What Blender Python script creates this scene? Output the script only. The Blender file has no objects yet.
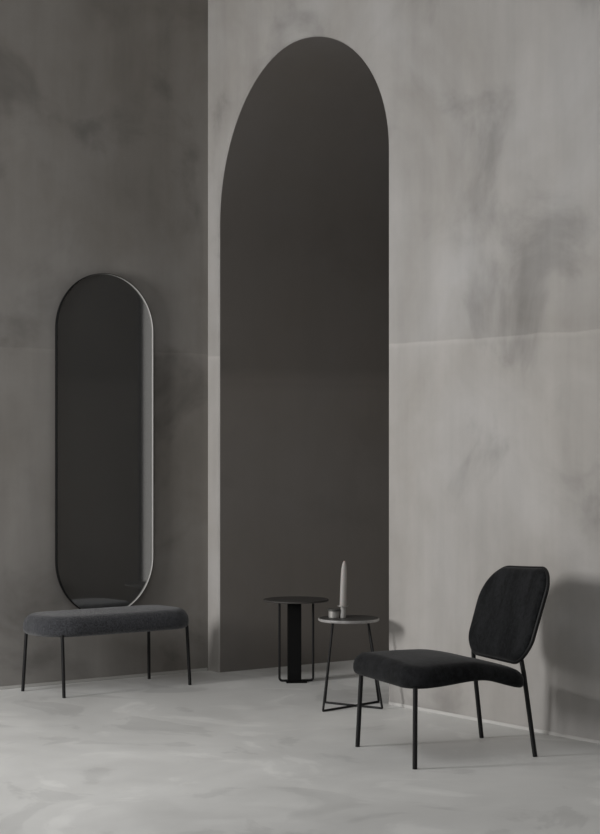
import bpy, bmesh, math
from mathutils import Vector, Matrix, noise
sc = bpy.context.scene
C = sc.collection
PI = math.pi
H = 1.27
YAW = math.radians(36.5)          # the room is turned against the camera
CORNER = Vector((-0.509, 9.834, 0))
RZ = Matrix.Rotation(YAW, 4, 'Z')

def room(x, y, z=0):              # room coordinates (x into the arch, y out through the left wall)
    return CORNER + (RZ @ Vector((x, y, z)))

# ------------------------------------------------------------------ materials
def mat(name, col, rough=.6, metal=0., **kw):
    m = bpy.data.materials.new(name); m.use_nodes = True
    b = m.node_tree.nodes['Principled BSDF']
    b.inputs['Base Color'].default_value = (*col, 1)
    b.inputs['Roughness'].default_value = rough
    b.inputs['Metallic'].default_value = metal
    for k, v in kw.items():
        b.inputs[k.replace('_', ' ')].default_value = v
    return m

class NT:
    def __init__(s, m):
        s.t = m.node_tree; s.b = s.t.nodes['Principled BSDF']
        s.co = s.t.nodes.new('ShaderNodeTexCoord').outputs['Object']
    def link(s, a, b): s.t.links.new(a, b)
    def map(s, scale, loc=(0, 0, 0)):
        n = s.t.nodes.new('ShaderNodeMapping'); n.inputs['Scale'].default_value = scale
        n.inputs['Location'].default_value = loc; s.link(s.co, n.inputs[0]); return n.outputs[0]
    def noise(s, vec, scale, detail=4, rough=.55, dist=0.):
        n = s.t.nodes.new('ShaderNodeTexNoise'); n.inputs['Scale'].default_value = scale
        n.inputs['Detail'].default_value = detail; n.inputs['Roughness'].default_value = rough
        n.inputs['Distortion'].default_value = dist
        s.link(vec, n.inputs['Vector']); return n.outputs['Fac']
    def val(s, i, v):
        if isinstance(v, (int, float)): i.default_value = v
        else: s.link(v, i)
    def math(s, op, a, b=0., c=0., clamp=False):
        n = s.t.nodes.new('ShaderNodeMath'); n.operation = op; n.use_clamp = clamp
        s.val(n.inputs[0], a); s.val(n.inputs[1], b); s.val(n.inputs[2], c); return n.outputs[0]
    def rng(s, v, a, b, c, d, smooth=True):
        n = s.t.nodes.new('ShaderNodeMapRange'); n.clamp = True
        if smooth: n.interpolation_type = 'SMOOTHSTEP'
        s.link(v, n.inputs[0])
        for i, q in enumerate((a, b, c, d)): n.inputs[i+1].default_value = q
        return n.outputs[0]
    def xyz(s):
        n = s.t.nodes.new('ShaderNodeSeparateXYZ'); s.link(s.co, n.inputs[0]); return n.outputs
    def ramp(s, v, stops):
        n = s.t.nodes.new('ShaderNodeValToRGB'); e = n.color_ramp.elements
        while len(e) < len(stops): e.new(.5)
        for q, (p, c) in zip(e, stops): q.position = p; q.color = (*c, 1)
        s.link(v, n.inputs[0]); return n.outputs[0]
    def bump(s, h, strength, dist=.01):
        n = s.t.nodes.new('ShaderNodeBump'); n.inputs['Strength'].default_value = strength
        n.inputs['Distance'].default_value = dist; s.link(h, n.inputs['Height'])
        s.link(n.outputs[0], s.b.inputs['Normal'])

def plaster(name, base, contrast, seam, up=1., ax=1, panel=None, tint=(1, 1, 1), seed=0., streak=.35, stain=.16, soft=.003):
    """trowelled concrete plaster: clouds, vertical streaks, scattered smears, a board seam"""
    m = mat(name, base, .75); n = NT(m)
    P = n.map((1, 1, 1), (seed, seed*.7, seed*.3))
    clouds = n.noise(P, .9, 5, .55, .6)
    fine = n.noise(P, 5., 8, .65, .3)
    stv = n.noise(n.map((4.5, 4.5, .55), (seed, 0, 0)), 1.1, 4, .6)
    sm = n.noise(P, 1.7, 5, .55, .5)
    v = n.math('MULTIPLY_ADD', n.math('SUBTRACT', clouds, .5), 1.5*contrast, 1.)
    v = n.math('MULTIPLY_ADD', n.math('SUBTRACT', fine, .5), .35*contrast, v)
    v = n.math('MULTIPLY_ADD', n.math('SUBTRACT', stv, .5), 2*streak*contrast, v)
    v = n.math('SUBTRACT', v, n.rng(sm, .52, .72, 0, stain*1.6))
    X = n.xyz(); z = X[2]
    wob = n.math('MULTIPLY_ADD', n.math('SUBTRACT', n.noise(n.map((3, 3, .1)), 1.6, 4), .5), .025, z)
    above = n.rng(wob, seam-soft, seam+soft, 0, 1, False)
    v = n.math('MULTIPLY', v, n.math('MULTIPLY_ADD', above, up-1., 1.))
    line = n.math('MULTIPLY', n.rng(wob, seam-.03, seam-.002, 0, 1), n.math('SUBTRACT', 1., above))
    v = n.math('MULTIPLY_ADD', n.math('MULTIPLY', line, fine), .16, v)
    if panel is not None:
        p = n.rng(X[ax], panel[0]-.004, panel[0]+.004, 0, 1, False)
        p = n.math('MULTIPLY', p, n.rng(z, panel[1], panel[1]+.25, 0, 1))
        v = n.math('MULTIPLY_ADD', p, panel[2], v)
    hsv = n.t.nodes.new('ShaderNodeMix'); hsv.data_type = 'RGBA'; hsv.blend_type = 'MULTIPLY'
    hsv.inputs['Factor'].default_value = 1.
    n.link(n.ramp(clouds, [(.3, tuple(b*t for b, t in zip(base, (1.02, 1., .97)))), (.7, tuple(b*t for b, t in zip(base, (.985, 1., 1.025))))]), hsv.inputs['A'])
    cmb = n.t.nodes.new('ShaderNodeCombineColor')
    for i in range(3): n.link(v, cmb.inputs[i])
    n.link(cmb.outputs[0], hsv.inputs['B'])
    n.link(hsv.outputs['Result'], n.b.inputs['Base Color'])
    n.bump(n.math('ADD', fine, n.math('MULTIPLY', above, .25)), .12, .01)
    return m

M = {}
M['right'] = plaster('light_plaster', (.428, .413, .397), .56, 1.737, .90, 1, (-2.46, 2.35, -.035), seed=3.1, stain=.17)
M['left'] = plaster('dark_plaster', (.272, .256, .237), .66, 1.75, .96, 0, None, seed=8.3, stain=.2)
M['arch'] = plaster('arch_paint', (.230, .212, .196), .2, 1.615, .80, 0, None, seed=5.2, streak=.35, stain=.05, soft=.07)  # above the board seam, shade of the passage top put into the colour
M['ceil'] = mat('ceiling_paint', (.35, .34, .32), .8)
M['skirt'] = mat('skirting_paint', (.58, .57, .55), .5)
M['black'] = mat('black_metal', (.008, .008, .0085), .5, 0., Specular_IOR_Level=.3)
M['black2'] = mat('matt_black_metal', (.004, .004, .004), .7, 0., Specular_IOR_Level=.15)
M['lit_edge'] = mat('lit_edge_tone', (.5, .49, .47), .45, .0)  # frame's inner edge toned pale to stand for the light it catches
M['glass'] = mat('dark_mirror_glass', (.42, .425, .425), .05, .89)
M['wax'] = mat('grey_wax', (.38, .365, .35), .5, Subsurface_Weight=.1)
M['stone'] = mat('honed_grey_stone', (.30, .295, .285), .45)
n = NT(M['stone']); n.link(n.ramp(n.noise(n.map((1, 1, 1)), 14, 5, .6, .8), [(.35, (.22, .215, .21)), (.65, (.42, .41, .40))]), n.b.inputs['Base Color'])
M['inlay'] = mat('dark_stone_inlay', (.05, .048, .045), .5)
M['brownblack'] = mat('brown_black_lacquer', (.05, .046, .043), .65)
M['pewter'] = mat('pewter', (.40, .39, .37), .5, .4)
M['pewdark'] = mat('dark_pewter', (.10, .098, .093), .4, .5)
M['ceramic'] = mat('grey_ceramic', (.40, .39, .375), .45)

def fabric(name, c1, c2, sc_, bump, sheen, rough=.9, nap=0.):
    m = mat(name, c1, rough, Sheen_Weight=sheen, Sheen_Roughness=.4); n = NT(m)
    m.node_tree.nodes['Principled BSDF'].inputs['Specular IOR Level'].default_value = .15
    f = n.noise(n.map((1, 1, 1)), sc_, 4, .7)
    g = n.noise(n.map((1, 1, .4)), 7., 4, .6, 1.2)
    v = n.math('MULTIPLY_ADD', n.math('SUBTRACT', g, .5), nap, f)
    n.link(n.ramp(v, [(.3, c1), (.7, c2)]), n.b.inputs['Base Color'])
    n.bump(f, bump, .006)
    return m
M['velvet'] = fabric('black_velvet', (.005, .0055, .006), (.016, .0168, .0185), 60, .15, .10, nap=1.3)
M['boucle'] = fabric('charcoal_boucle', (.018, .019, .022), (.085, .087, .096), 130, .9, .35)

# floor: poured concrete with pale and dark patches
M['floor'] = mat('poured_concrete', (.36, .36, .35), .5); n = NT(M['floor'])
P = n.map((1, 1, 1), (2.3, 1.1, 0))
a = n.noise(P, .55, 6, .55, .9); b = n.noise(P, 2.6, 8, .62, .8); c = n.noise(n.map((1.3, 1.0, 1), (1, 4, 0)), 1.2, 5, .55, 1.3)
v = n.math('MULTIPLY_ADD', n.math('SUBTRACT', a, .5), .7, 1.)
v = n.math('MULTIPLY_ADD', n.math('SUBTRACT', b, .5), .22, v)
v = n.math('SUBTRACT', v, n.rng(c, .56, .62, 0, .12))
v = n.math('ADD', v, n.rng(c, .36, .44, .11, 0))
cmb = n.t.nodes.new('ShaderNodeCombineColor')
for i, k in enumerate((.74, .738, .72)): n.link(n.math('MULTIPLY', v, k), cmb.inputs[i])
n.link(cmb.outputs[0], n.b.inputs['Base Color'])
n.link(n.rng(b, .3, .7, .42, .6), n.b.inputs['Roughness'])
n.bump(b, .06, .01)

def emissive(name, col, s):
    m = mat(name, (.5, .5, .5)); b = m.node_tree.nodes['Principled BSDF']
    b.inputs['Emission Color'].default_value = (*col, 1); b.inputs['Emission Strength'].default_value = s
    return m
M['glow_panel'] = emissive('glow_panel_emission', (1, .97, .93), .27)  # glow added so the mirror picks up a pale strip

# ------------------------------------------------------------------ helpers
def build(name, bm, m, parent=None, smooth=True, loc=None, angle=40):
    bmesh.ops.recalc_face_normals(bm, faces=bm.faces[:])
    me = bpy.data.meshes.new(name); bm.to_mesh(me); bm.free()
    for mm in (m if isinstance(m, (list, tuple)) else [m]): me.materials.append(mm)
    if smooth:
        me.shade_smooth()
        me.set_sharp_from_angle(angle=math.radians(angle))
    o = bpy.data.objects.new(name, me); C.objects.link(o)
    if parent: o.parent = parent
    return o

def thing(name, label, cat, loc, rz=0.):
    o = bpy.data.objects.new(name, None); o.empty_display_size = .1; C.objects.link(o)
    o.location = loc; o.rotation_euler = (0, 0, rz); o['label'] = label; o['category'] = cat
    return o

def struct(o, inroom=True):
    o['kind'] = 'structure'
    if inroom: o.location = CORNER; o.rotation_euler = (0, 0, YAW)
    return o

def box(bm, x0, x1, y0, y1, z0, z1, bev=0.):
    r = bmesh.ops.create_cube(bm, size=1)
    for v in r['verts']:
        v.co = Vector((x0+(v.co.x+.5)*(x1-x0), y0+(v.co.y+.5)*(y1-y0), z0+(v.co.z+.5)*(z1-z0)))
    if bev:
        es = list({e for v in r['verts'] for e in v.link_edges})
        bmesh.ops.bevel(bm, geom=es, offset=bev, segments=2, affect='EDGES')

def lathe(bm, prof, seg=48, c=(0, 0, 0)):
    rings = []
    for r, z in prof:
        if r < 1e-6: rings.append([bm.verts.new((c[0], c[1], c[2]+z))])
        else: rings.append([bm.verts.new((c[0]+r*math.cos(2*PI*i/seg), c[1]+r*math.sin(2*PI*i/seg), c[2]+z)) for i in range(seg)])
    for a, b in zip(rings, rings[1:]):
        for i in range(seg):
            j = (i+1) % seg
            if len(a) == 1 and len(b) == 1: continue
            if len(a) == 1: bm.faces.new((a[0], b[i], b[j]))
            elif len(b) == 1: bm.faces.new((a[i], a[j], b[0]))
            else: bm.faces.new((a[i], a[j], b[j], b[i]))

def tube(bm, pts, r, seg=12, closed=False):
    pts = [Vector(p) for p in pts]; n = len(pts); rings = []
    up = None
    for i, p in enumerate(pts):
        if closed: t = pts[(i+1) % n]-pts[i-1]
        else: t = pts[min(i+1, n-1)]-pts[max(i-1, 0)]
        t.normalize()
        if up is None:
            up = Vector((0, 0, 1)) if abs(t.z) < .9 else Vector((1, 0, 0))
        s = t.cross(up).normalized(); up = s.cross(t).normalized()
        rings.append([bm.verts.new(p+r*(math.cos(2*PI*k/seg)*s+math.sin(2*PI*k/seg)*up)) for k in range(seg)])
    for i in range(n if closed else n-1):
        a = rings[i]; b = rings[(i+1) % n]
        off = 0
        if closed and i == n-1:
            off = min(range(seg), key=lambda q: (b[q].co-a[0].co).length)
        for k in range(seg):
            bm.faces.new((a[k], a[(k+1) % seg], b[(k+1+off) % seg], b[(k+off) % seg]))
    if not closed:
        bm.faces.new(rings[0]); bm.faces.new(rings[-1][::-1])

def rounded(x0, x1, y0, y1, rad, seg=12):
    """rounded rectangle; rad = radii at (x1,y1),(x0,y1),(x0,y0),(x1,y0)"""
    out = []
    for (cx, cy, sx, sy, a0), r in zip(((x1, y1, 1, 1, 0), (x0, y1, -1, 1, 90), (x0, y0, -1, -1, 180), (x1, y0, 1, -1, 270)), rad):
        for k in range(seg+1):
            a = math.radians(a0+90*k/seg)
            out.append(Vector((cx-sx*r+r*math.cos(a), cy-sy*r+r*math.sin(a))))
    return out

def resample(p, n):
    L = [0.]
    for i in range(len(p)): L.append(L[-1]+(p[(i+1) % len(p)]-p[i]).length)
    out = []; j = 0
    for k in range(n):
        t = L[-1]*k/n
        while L[j+1] < t: j += 1
        u = (t-L[j])/max(L[j+1]-L[j], 1e-9)
        out.append(p[j].lerp(p[(j+1) % len(p)], u))
    return out

def pad(bm, outline, zb, zt, er, N=120, inner=9, bulge=0., rough=0., erb=None, top_only_round=False):
    """upholstered pad over an outline: rounded rim of radius er, domed top"""
    p = resample(outline, N); c = sum(p, Vector((0, 0)))/N
    nr = []
    for i in range(N):
        t = p[(i+1) % N]-p[i-1]; q = Vector((t.y, -t.x)).normalized()
        nr.append(q)
    rows = []
    def row(ins, k, h):
        r = []
        for i in range(N):
            q = p[i]-nr[i]*ins
            q = c+(q-c)*k
            b = zb(q.x, q.y); t = zt(q.x, q.y)
            r.append(Vector((q.x, q.y, b+(t-b)*h)))
        return r
    S = 8
    erb = erb or er*.5
    for k in [i/inner for i in range(1, inner)]: rows.append(row(erb, k, 0.))
    for s in range(S+1):
        a = PI/2*s/S; rows.append(row(erb*(1-math.sin(a)), 1, .28*(1-math.cos(a))))
    for s in range(S+1):
        a = PI/2*s/S; rows.append(row(er*(1-math.cos(a)), 1, .38+.62*math.sin(a)))
    for k in [i/inner for i in range(inner-1, 0, -1)]: rows.append(row(er, k, 1+bulge*(1-k*k)))
    V = []
    for r in rows:
        vs = []
        for q in r:
            if rough:
                d = noise.noise(q*55)*.6+noise.noise(q*120)*.5
                q = q+(q-Vector((c.x, c.y, q.z))).normalized()*d*rough*.7+Vector((0, 0, d*rough))
            vs.append(bm.verts.new(q))
        V.append(vs)
    for a, b in zip(V, V[1:]):
        for i in range(N): bm.faces.new((a[i], a[(i+1) % N], b[(i+1) % N], b[i]))
    for ring, h in ((V[0], 0.), (V[-1], 1+bulge)):
        b = zb(c.x, c.y); t = zt(c.x, c.y)
        v = bm.verts.new((c.x, c.y, b+(t-b)*h))
        for i in range(N): bm.faces.new((ring[i], ring[(i+1) % N], v))

def part_tube(name, pts, r, m, parent, closed=False, seg=12):
    bm = bmesh.new(); tube(bm, pts, r, seg, closed); return build(name, bm, m, parent)

# ------------------------------------------------------------------ the room
ZC = 4.3
bm = bmesh.new(); box(bm, -9, 3.4, -12, .3, -.1, 0); struct(build('floor', bm, M['floor'], smooth=False))
SKX0, SKX1, SKY0, SKY1 = -5.4, -2.7, -6.4, -1.2  # ceiling opening made for the added overhead light
bm = bmesh.new()
for q in ((-5.9, SKX0, -9.5, .3), (SKX1, 3.4, -9.5, .3), (SKX0, SKX1, -9.5, SKY0), (SKX0, SKX1, SKY1, .3)):
    box(bm, q[0], q[1], q[2], q[3], ZC, ZC+.3)
struct(build('ceiling', bm, M['ceil'], smooth=False))
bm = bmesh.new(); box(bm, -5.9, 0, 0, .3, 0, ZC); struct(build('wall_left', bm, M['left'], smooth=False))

# right wall: a deep block with an arched passage cut through
S0, S1, ZS = .109, 1.57, 2.595
DEP = 3.0
def arch_profile(off=0.):
    r = (S1-S0)/2; c = (S0+S1)/2; pts = [(c-r-off, 0.)]
    for z in (.6, 1.2, 1.8, 2.2): pts.append((c-r-off, z))
    for k in range(49):
        a = PI*k/48; s = -math.cos(a)
        rv = .885 if s < 0 else .66
        pts.append((c+(r+off)*s, 3.338-rv+(rv+off)*math.sin(a)+.02*s*math.sin(a)))
    for z in (2.5, 1.8, 1.2, .6, 0.): pts.append((c+r+off, z))
    return pts
bm = bmesh.new()
ch = .007
def V(x, s, z): return bm.verts.new((x, -s, z))
outer = arch_profile(ch); inner_ = arch_profile(0)
SE = 9.4
def face_ring(prof, x):
    pv = [V(x, s, z) for s, z in prof]
    tv = [V(x, s, ZC) for s, z in prof]
    for i in range(len(pv)-1):
        if abs(prof[i][0]-prof[i+1][0]) > 1e-6: bm.faces.new((pv[i], pv[i+1], tv[i+1], tv[i]))
    lo = V(x, 0, 0); hi = V(x, 0, ZC)
    k = max(i for i in range(len(prof)//2) if abs(prof[i][0]-prof[0][0]) < 1e-6)
    bm.faces.new([lo]+pv[:k+1]+[tv[k], hi])
    k2 = min(i for i in range(len(prof)//2, len(prof)) if abs(prof[i][0]-prof[-1][0]) < 1e-6)
    ro = V(x, SE, 0); rh = V(x, SE, ZC)
    bm.faces.new([ro]+pv[:k2-1:-1]+[tv[k2], rh])
    return pv, lo, hi, ro, rh
f0 = face_ring(outer, 0.); f1 = face_ring(inner_, DEP)
mid = [V(ch, s, z) for s, z in inner_]
nf = len(bm.faces)
for a, b in ((f0[0], mid), (mid, f1[0])):
    for i in range(len(a)-1):
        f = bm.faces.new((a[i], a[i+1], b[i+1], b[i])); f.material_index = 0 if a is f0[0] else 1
for i, j in ((1, 2), (3, 4)): bm.faces.new((f0[i], f0[j], f1[j], f1[i]))
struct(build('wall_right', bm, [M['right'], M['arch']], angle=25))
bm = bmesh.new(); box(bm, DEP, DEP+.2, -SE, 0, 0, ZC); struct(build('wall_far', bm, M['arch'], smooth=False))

# wall opposite the arch, with the window that lights the room
WX = -5.6; WY0, WY1, WZ0, WZ1 = -1.25, -.35, 1.2, 2.55
bm = bmesh.new()
box(bm, WX-.15, WX, WY1, 0, 0, ZC); box(bm, WX-.15, WX, -2.6, WY0, 0, ZC)
box(bm, WX-.15, WX, WY0, WY1, 0, WZ0); box(bm, WX-.15, WX, WY0, WY1, WZ1, ZC)
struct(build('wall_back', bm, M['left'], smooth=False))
bm = bmesh.new(); w = .045
box(bm, WX-.11, WX-.05, WY0, WY0+w, WZ0, WZ1); box(bm, WX-.11, WX-.05, WY1-w, WY1, WZ0, WZ1)
box(bm, WX-.11, WX-.05, WY0+w, WY1-w, WZ0, WZ0+w); box(bm, WX-.11, WX-.05, WY0+w, WY1-w, WZ1-w, WZ1)
o = struct(build('window_1', bm, M['black'], smooth=False))
# added glowing panel, unseen on the passage's right side, for the mirror's pale strip
bm = bmesh.new(); X0, X1, Z0, Z1 = .68, 1.25, .25, 2.5
box(bm, X0, X1, -S1+.0, -S1+.02, Z0, Z1); w2 = struct(build('added_glow_panel', bm, M['glow_panel'], smooth=False))
bm = bmesh.new()
for a in ((X0-.02, X0, Z0-.02, Z1+.02), (X1, X1+.02, Z0-.02, Z1+.02), (X0, X1, Z0-.02, Z0), (X0, X1, Z1, Z1+.02)):
    box(bm, a[0], a[1], -S1, -S1+.025, a[2], a[3])
build('glow_panel_frame', bm, M['black'], w2, smooth=False)

bm = bmesh.new(); box(bm, -5.6, -.006, -.006, 0, 0, .016, .002); struct(build('baseboard_left', bm, M['skirt']))
bm = bmesh.new(); box(bm, -.006, 0, -SE, -S1-.01, 0, .015, .002); struct(build('baseboard_right', bm, M['skirt']))

# ------------------------------------------------------------------ mirror
MX0, MX1, MZ0, MZ1 = -.970, -.366, .345, 2.158
mr = thing('wall_mirror', 'tall pill-shaped dark mirror in a thin black frame on the left wall', 'mirror', room((MX0+MX1)/2, -.0125, (MZ0+MZ1)/2), YAW+math.radians(2.2))
hw = (MX1-MX0)/2; hh = (MZ1-MZ0)/2
def pill(off, seg=40):
    r = hw-off; q = []
    for k in range(seg+1): a = PI*k/seg; q.append((r*math.cos(a), hh-hw+r*math.sin(a)))
    for k in range(seg+1): a = PI+PI*k/seg; q.append((r*math.cos(a), -(hh-hw)+r*math.sin(a)))
    return q
def pill_band(bm, prof):            # prof: (inset, y) closed section
    rows = [[bm.verts.new((x, y, z)) for x, z in pill(off)] for off, y in prof]
    n_ = len(rows[0])
    for a, b in zip(rows, rows[1:]+rows[:1]):
        for i in range(n_): bm.faces.new((a[i], a[(i+1) % n_], b[(i+1) % n_], b[i]))
bm = bmesh.new(); pill_band(bm, [(0, -.002), (0, -.020), (.001, -.022), (.003, -.022), (.003, -.002)])
build('frame', bm, M['black2'], mr, angle=30)
bm = bmesh.new(); pill_band(bm, [(.003, -.004), (.003, -.0205), (.0038, -.0205), (.0038, -.004)])
o = build('inner_rim', bm, M['lit_edge'], mr, angle=30); o['label'] = 'inner frame edge, toned pale for the light it catches'
bm = bmesh.new()
a_ = [bm.verts.new((x, -.011, z)) for x, z in pill(.0038)]; b_ = [bm.verts.new((x, -.004, z)) for x, z in pill(.0038)]
bm.faces.new(a_); bm.faces.new(b_[::-1])
for i in range(len(a_)): bm.faces.new((a_[i], a_[(i+1) % len(a_)], b_[(i+1) % len(a_)], b_[i]))
o = build('glass', bm, M['glass'], mr, smooth=False); o['label'] = 'smoky dark mirror glass'
bm = bmesh.new(); box(bm, -.05, .05, -.006, .011, -.5, .5)
build('wall_bracket', bm, M['black'], mr, smooth=False)

# ------------------------------------------------------------------ bench
BX, BY = -.798, -.279
bn = thing('upholstered_bench', 'low bench with charcoal boucle cushion seat and four thin black legs', 'bench', room(BX, BY), YAW)
bm = bmesh.new()
ol = rounded(-.452, .425, -.200, .195, (.12, .16, .18, .14), 14)
def bz(x, y): return .297
def bt(x, y): return .400
pad(bm, ol, bz, bt, .06, N=220, inner=16, bulge=.05, rough=.0022, erb=.03)
build('seat', bm, M['boucle'], bn, angle=180)
feet = [(-.408, .159), (-.356, -.176), (.351, .173), (.399, -.153)]
tops = [(-.392, .150), (-.360, -.165), (.340, .160), (.385, -.145)]
for (fx, fy), (tx, ty) in zip(feet, tops):
    part_tube('leg', [(fx, fy, 0), (tx, ty, .31)], .0085, M['black'], bn)
bm = bmesh.new(); box(bm, -.34, .34, -.13, .13, .294, .308); build('seat_frame', bm, M['black2'], bn, smooth=False)

# ------------------------------------------------------------------ chair
ch_ = thing('lounge_chair', 'low armless lounge chair in black velvet with black tube legs', 'chair', (.603, 7.249, 0), math.radians(22))
def sm(a, b, x):
    t = min(max((x-a)/(b-a), 0), 1); return t*t*(3-2*t)
bm = bmesh.new()
base = rounded(-.325, .236, -.305, .280, (.05, .075, .095, .05), 12)
ol = []
for q in base:
    k = (q.x+.318)/.558
    ol.append(Vector((q.x, q.y*(1-.17*k*k)+.012*k)))
def czb(x, y): return .308+.016*math.exp(-((x-.0)/.14)**2)-.030*sm(.02, .24, x)
def czt(x, y): return 0.402-.045*sm(-.04, .25, x)+.004*math.exp(-((x+.1)/.15)**2)-.018*(abs(y)/.28)**4
pad(bm, ol, czb, czt, .05, N=200, inner=14, bulge=.03, erb=.018)
build('seat', bm, M['velvet'], ch_, angle=180)
TN = .30
def bx(z): return .245+(z-.36)*TN
bm = bmesh.new()                    # backrest: pad laid flat (x=width, y=height), then stood up
bo = rounded(-.224, .288, 0, .390, (.16, .085, .10, .085), 16)
bo2 = []
for q in bo:
    k = q.y/.390
    w_ = 1+.04*math.sin(PI*min(k, 1)); cx = .04
    w_ = w_*(1+.07*k) if q.x < cx else 1.02-.05*k*k
    bo2.append(Vector((cx+(q.x-cx)*w_*(1 if k > .3 else 1-.06*(1-k/.3)), q.y*.978+.008*k*max(0, 1-((q.x-cx)/.26)**2)-.06*(q.x-cx)*k*k)))
Rb = Matrix(((0, 0, -1), (1, 0, 0), (0, 1, 0)))
pad(bm, bo2, lambda x, y: -.012, lambda x, y: .026+.010*(1-((x-.045)/.26)**2), .028, N=180, inner=12, bulge=.05, erb=.016)
tl = math.atan(TN)
def stand(v):
    # x=width->local y, y=height->up slanted, z=thickness->towards the front, with a soft curve across
    t = v.z-.03*((v.x-.045)/.26)**2*0
    cur = .012*((v.x-.045)/.26)**2
    f = t+cur
    return Vector((bx(.372)+v.y*math.sin(tl)-f*math.cos(tl), v.x, .368+v.y*math.cos(tl)+f*math.sin(tl)))
for v in bm.verts: v.co = stand(v.co)
build('backrest', bm, M['velvet'], ch_, angle=180)
fr = [stand(Vector((q.x+(-.0 if 0 else 0), q.y, .004))) for q in resample(bo2, 120)]
ctr = sum(fr, Vector())/len(fr)
fr = [ctr+(p-ctr)*1.006 for p in fr]
part_tube('back_frame', fr, .0075, M['black'], ch_, closed=True)
for pts in ([(-.288, .259, 0), (-.278, .242, .315)], [(-.286, -.285, 0), (-.284, -.285, .315)],
            [(.2935, .262, 0), (.252, .255, .33), (.247, .250, .40)], [(.280, -.222, 0), (.252, -.180, .33), (.247, -.168, .385)]):
    part_tube('leg', pts, .0095, M['black'], ch_)
part_tube('seat_frame', [(-.26, .225, .322), (-.26, -.255, .322), (.0, -.22, .332), (.2, -.17, .308), (.2, .2, .308), (.0, .22, .332)], .007, M['black'], ch_, closed=True)

# ------------------------------------------------------------------ round stone side table
TX, TY, TH = .233, 8.495, .425
rt = thing('round_side_table', 'small round grey stone-topped side table on four thin wire legs', 'table', (TX, TY, 0))
bm = bmesh.new(); R_ = .146
lathe(bm, [(0, TH-.015), (R_-.005, TH-.015), (R_-.001, TH-.012), (R_, TH-.009), (R_, TH-.003), (R_-.001, TH-.0015), (R_-.004, TH-.0015), (0, TH-.0015)], 96)
o = build('tabletop', bm, M['stone'], rt, angle=35); o['label'] = 'round grey stone top'
bm = bmesh.new(); lathe(bm, [(0, TH-.0015), (R_-.004, TH-.0015), (R_-.005, TH), (0, TH)], 96)
o = build('top_inlay', bm, M['inlay'], rt, angle=35); o['label'] = 'dark top surface inside the pale rim'
P1 = (.108, 8.328); P3 = (.121, 8.600); P4 = (.389, 8.410); P2 = (.382, 8.625)
for P_ in (P1, P3, P4, P2):
    fx, fy = P_[0]-TX, P_[1]-TY
    part_tube('leg', [(fx, fy, .006), (-.075 if fx < 0 else .092, fy*.12, TH-.015)], .0055, M['black'], rt)
for A, B in ((P1, P2), (P3, P4)):
    part_tube('base_bar', [(A[0]-TX, A[1]-TY, .0055), (B[0]-TX, B[1]-TY, .0055)], .0052, M['black'], rt)

# ------------------------------------------------------------------ dark side table in the arch
dt = thing('pedestal_side_table', 'dark round-topped side table with black column and rectangular hoop, inside the arch', 'table', (-.021, 9.375, 0), math.radians(4))
bm = bmesh.new(); TH2 = .436; R2 = .172
lathe(bm, [(0, TH2-.010), (R2-.003, TH2-.010), (R2, TH2-.007), (R2, TH2-.002), (R2-.002, TH2), (0, TH2)], 96)
o = build('tabletop', bm, M['brownblack'], dt, angle=35); o['label'] = 'thin dark brown disc top'
bm = bmesh.new(); box(bm, -.044, .026, -.035, .035, .006, TH2-.01, .003); build('column', bm, M['black2'], dt)
bm = bmesh.new(); box(bm, -.055, .055, -.06, .045, .0, .007, .002); build('base_plate', bm, M['black2'], dt)
bm = bmesh.new(); a, b, r = -.0875, .0905, .016
hp = [(a, 0, TH2-.010), (a, 0, .03)]+[(a+r-r*math.cos(t*PI/12), 0, .0065+r-r*math.sin(t*PI/12)) for t in range(7)]
hp += [(b-r+r*math.sin(t*PI/12), 0, .0065+r-r*math.cos(t*PI/12)) for t in range(7)]+[(b, 0, .03), (b, 0, TH2-.010)]
tube(bm, hp, .0062)
build('hoop_frame', bm, M['black'], dt)

# ------------------------------------------------------------------ candle, holder, pot on the stone table
cx, cy = .206, 8.50
hd = thing('candle_holder', 'small grey ceramic candle holder with a flat drip plate, on the stone table', 'candle holder', (cx, cy, TH))
bm = bmesh.new(); lathe(bm, [(0, 0), (.0135, 0), (.0145, .003), (.0135, .03), (.012, .048), (.0125, .053), (0, .053)], 32); build('stem', bm, M['ceramic'], hd)
bm = bmesh.new(); lathe(bm, [(0, .053), (.022, .053), (.0265, .055), (.0265, .0585), (.022, .0565), (0, .0565)], 40)
o = build('drip_plate', bm, M['pewter'], hd); o['label'] = 'darker drip plate'
cd = thing('taper_candle', 'tall pale grey taper candle standing in the small holder', 'candle', (cx, cy, TH+.0567))
bm = bmesh.new(); hgt = .215
prof = [(0, 0), (.0155, 0), (.0165, .002)]
for k in range(1, 25):
    t = k/24; prof.append((.0165*(1-.22*t)*(1 if t < .72 else math.sqrt(max(0, 1-((t-.72)/.28)**2*.93))), .002+(hgt-.002)*t))
prof.append((0, hgt+.0005))
lathe(bm, prof, 40)
for v in bm.verts: v.co.x += .006*(v.co.z/hgt)**1.5
build('wax', bm, M['wax'], cd, angle=60)
part_tube('wick', [(.006, 0, hgt-.002), (.0065, 0, hgt+.005)], .0009, M['black2'], cd, seg=8)
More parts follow.
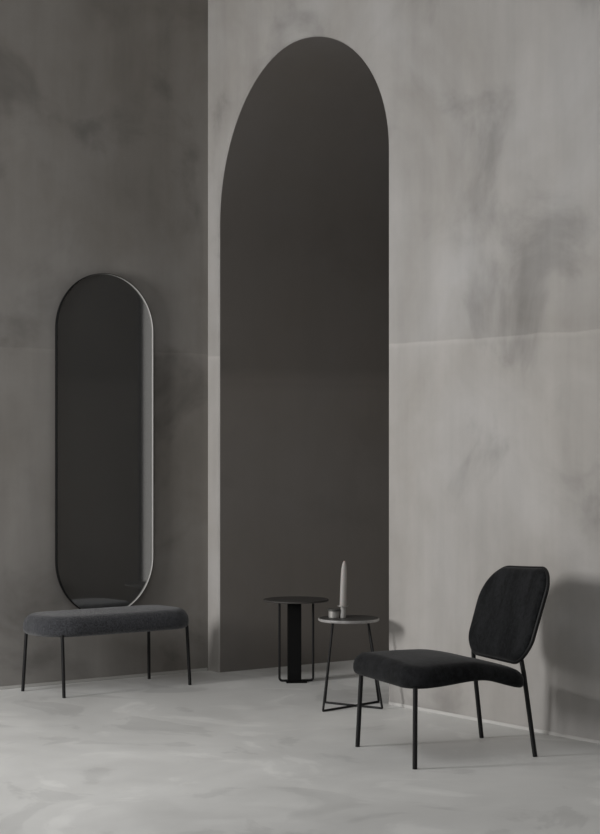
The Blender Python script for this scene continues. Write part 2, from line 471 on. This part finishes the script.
pt = thing('lidded_pot', 'small squat pewter-grey pot with a flat lid beside the candle', 'pot', (.163, 8.505, TH))
bm = bmesh.new(); lathe(bm, [(0, 0), (.025, 0), (.0265, .002), (.0265, .032), (0, .032)], 40); build('body', bm, M['pewter'], pt, angle=35)
bm = bmesh.new(); lathe(bm, [(0, .032), (.0305, .032), (.031, .034), (.031, .040), (.029, .042), (0, .042)], 40); o = build('lid', bm, M['pewdark'], pt, angle=35); o['label'] = 'darker flat lid'

# ------------------------------------------------------------------ light
def area(name, loc, target, sx, sy, power, col=(1, 1, 1)):
    l = bpy.data.lights.new(name, 'AREA'); l.shape = 'RECTANGLE'; l.size = sx; l.size_y = sy; l.energy = power; l.color = col
    o = bpy.data.objects.new(name, l); C.objects.link(o); o.location = loc
    o.rotation_euler = (Vector(target)-Vector(loc)).to_track_quat('-Z', 'Y').to_euler(); return o
wc = ((WY0+WY1)/2, (WZ0+WZ1)/2)
area('window_daylight', room(WX-.2, wc[0], wc[1]), room(0, wc[0]-.3, wc[1]-.5), WY1-WY0-.1, WZ1-WZ0-.1, 176, (1, .99, .98))
area('added_top_light', room((SKX0+SKX1)/2, (SKY0+SKY1)/2, ZC+.2), room((SKX0+SKX1)/2, (SKY0+SKY1)/2+.001, 0), 2.6, 5.1, 80, (.97, .985, 1))  # added overhead light, out of view, brightens the floor
wd = bpy.data.worlds.new('world'); sc.world = wd; wd.use_nodes = True
bg = wd.node_tree.nodes['Background']; bg.inputs[0].default_value = (.97, .98, 1, 1); bg.inputs[1].default_value = .11

# ------------------------------------------------------------------ camera
cam = bpy.data.cameras.new('camera'); co = bpy.data.objects.new('camera', cam); C.objects.link(co)
co.location = (0, 0, H); co.rotation_euler = (PI/2, 0, 0)
cam.sensor_fit = 'VERTICAL'; cam.sensor_height = 36; cam.lens = 1777/834*36; cam.shift_y = 24/834
cam.clip_start = .05
sc.camera = co
sc.view_settings.view_transform = 'Standard'; sc.view_settings.look = 'None'
sc.view_settings.gamma = 1; sc.view_settings.exposure = 0; sc.view_settings.use_curve_mapping = False
sc.cycles.use_denoising = True
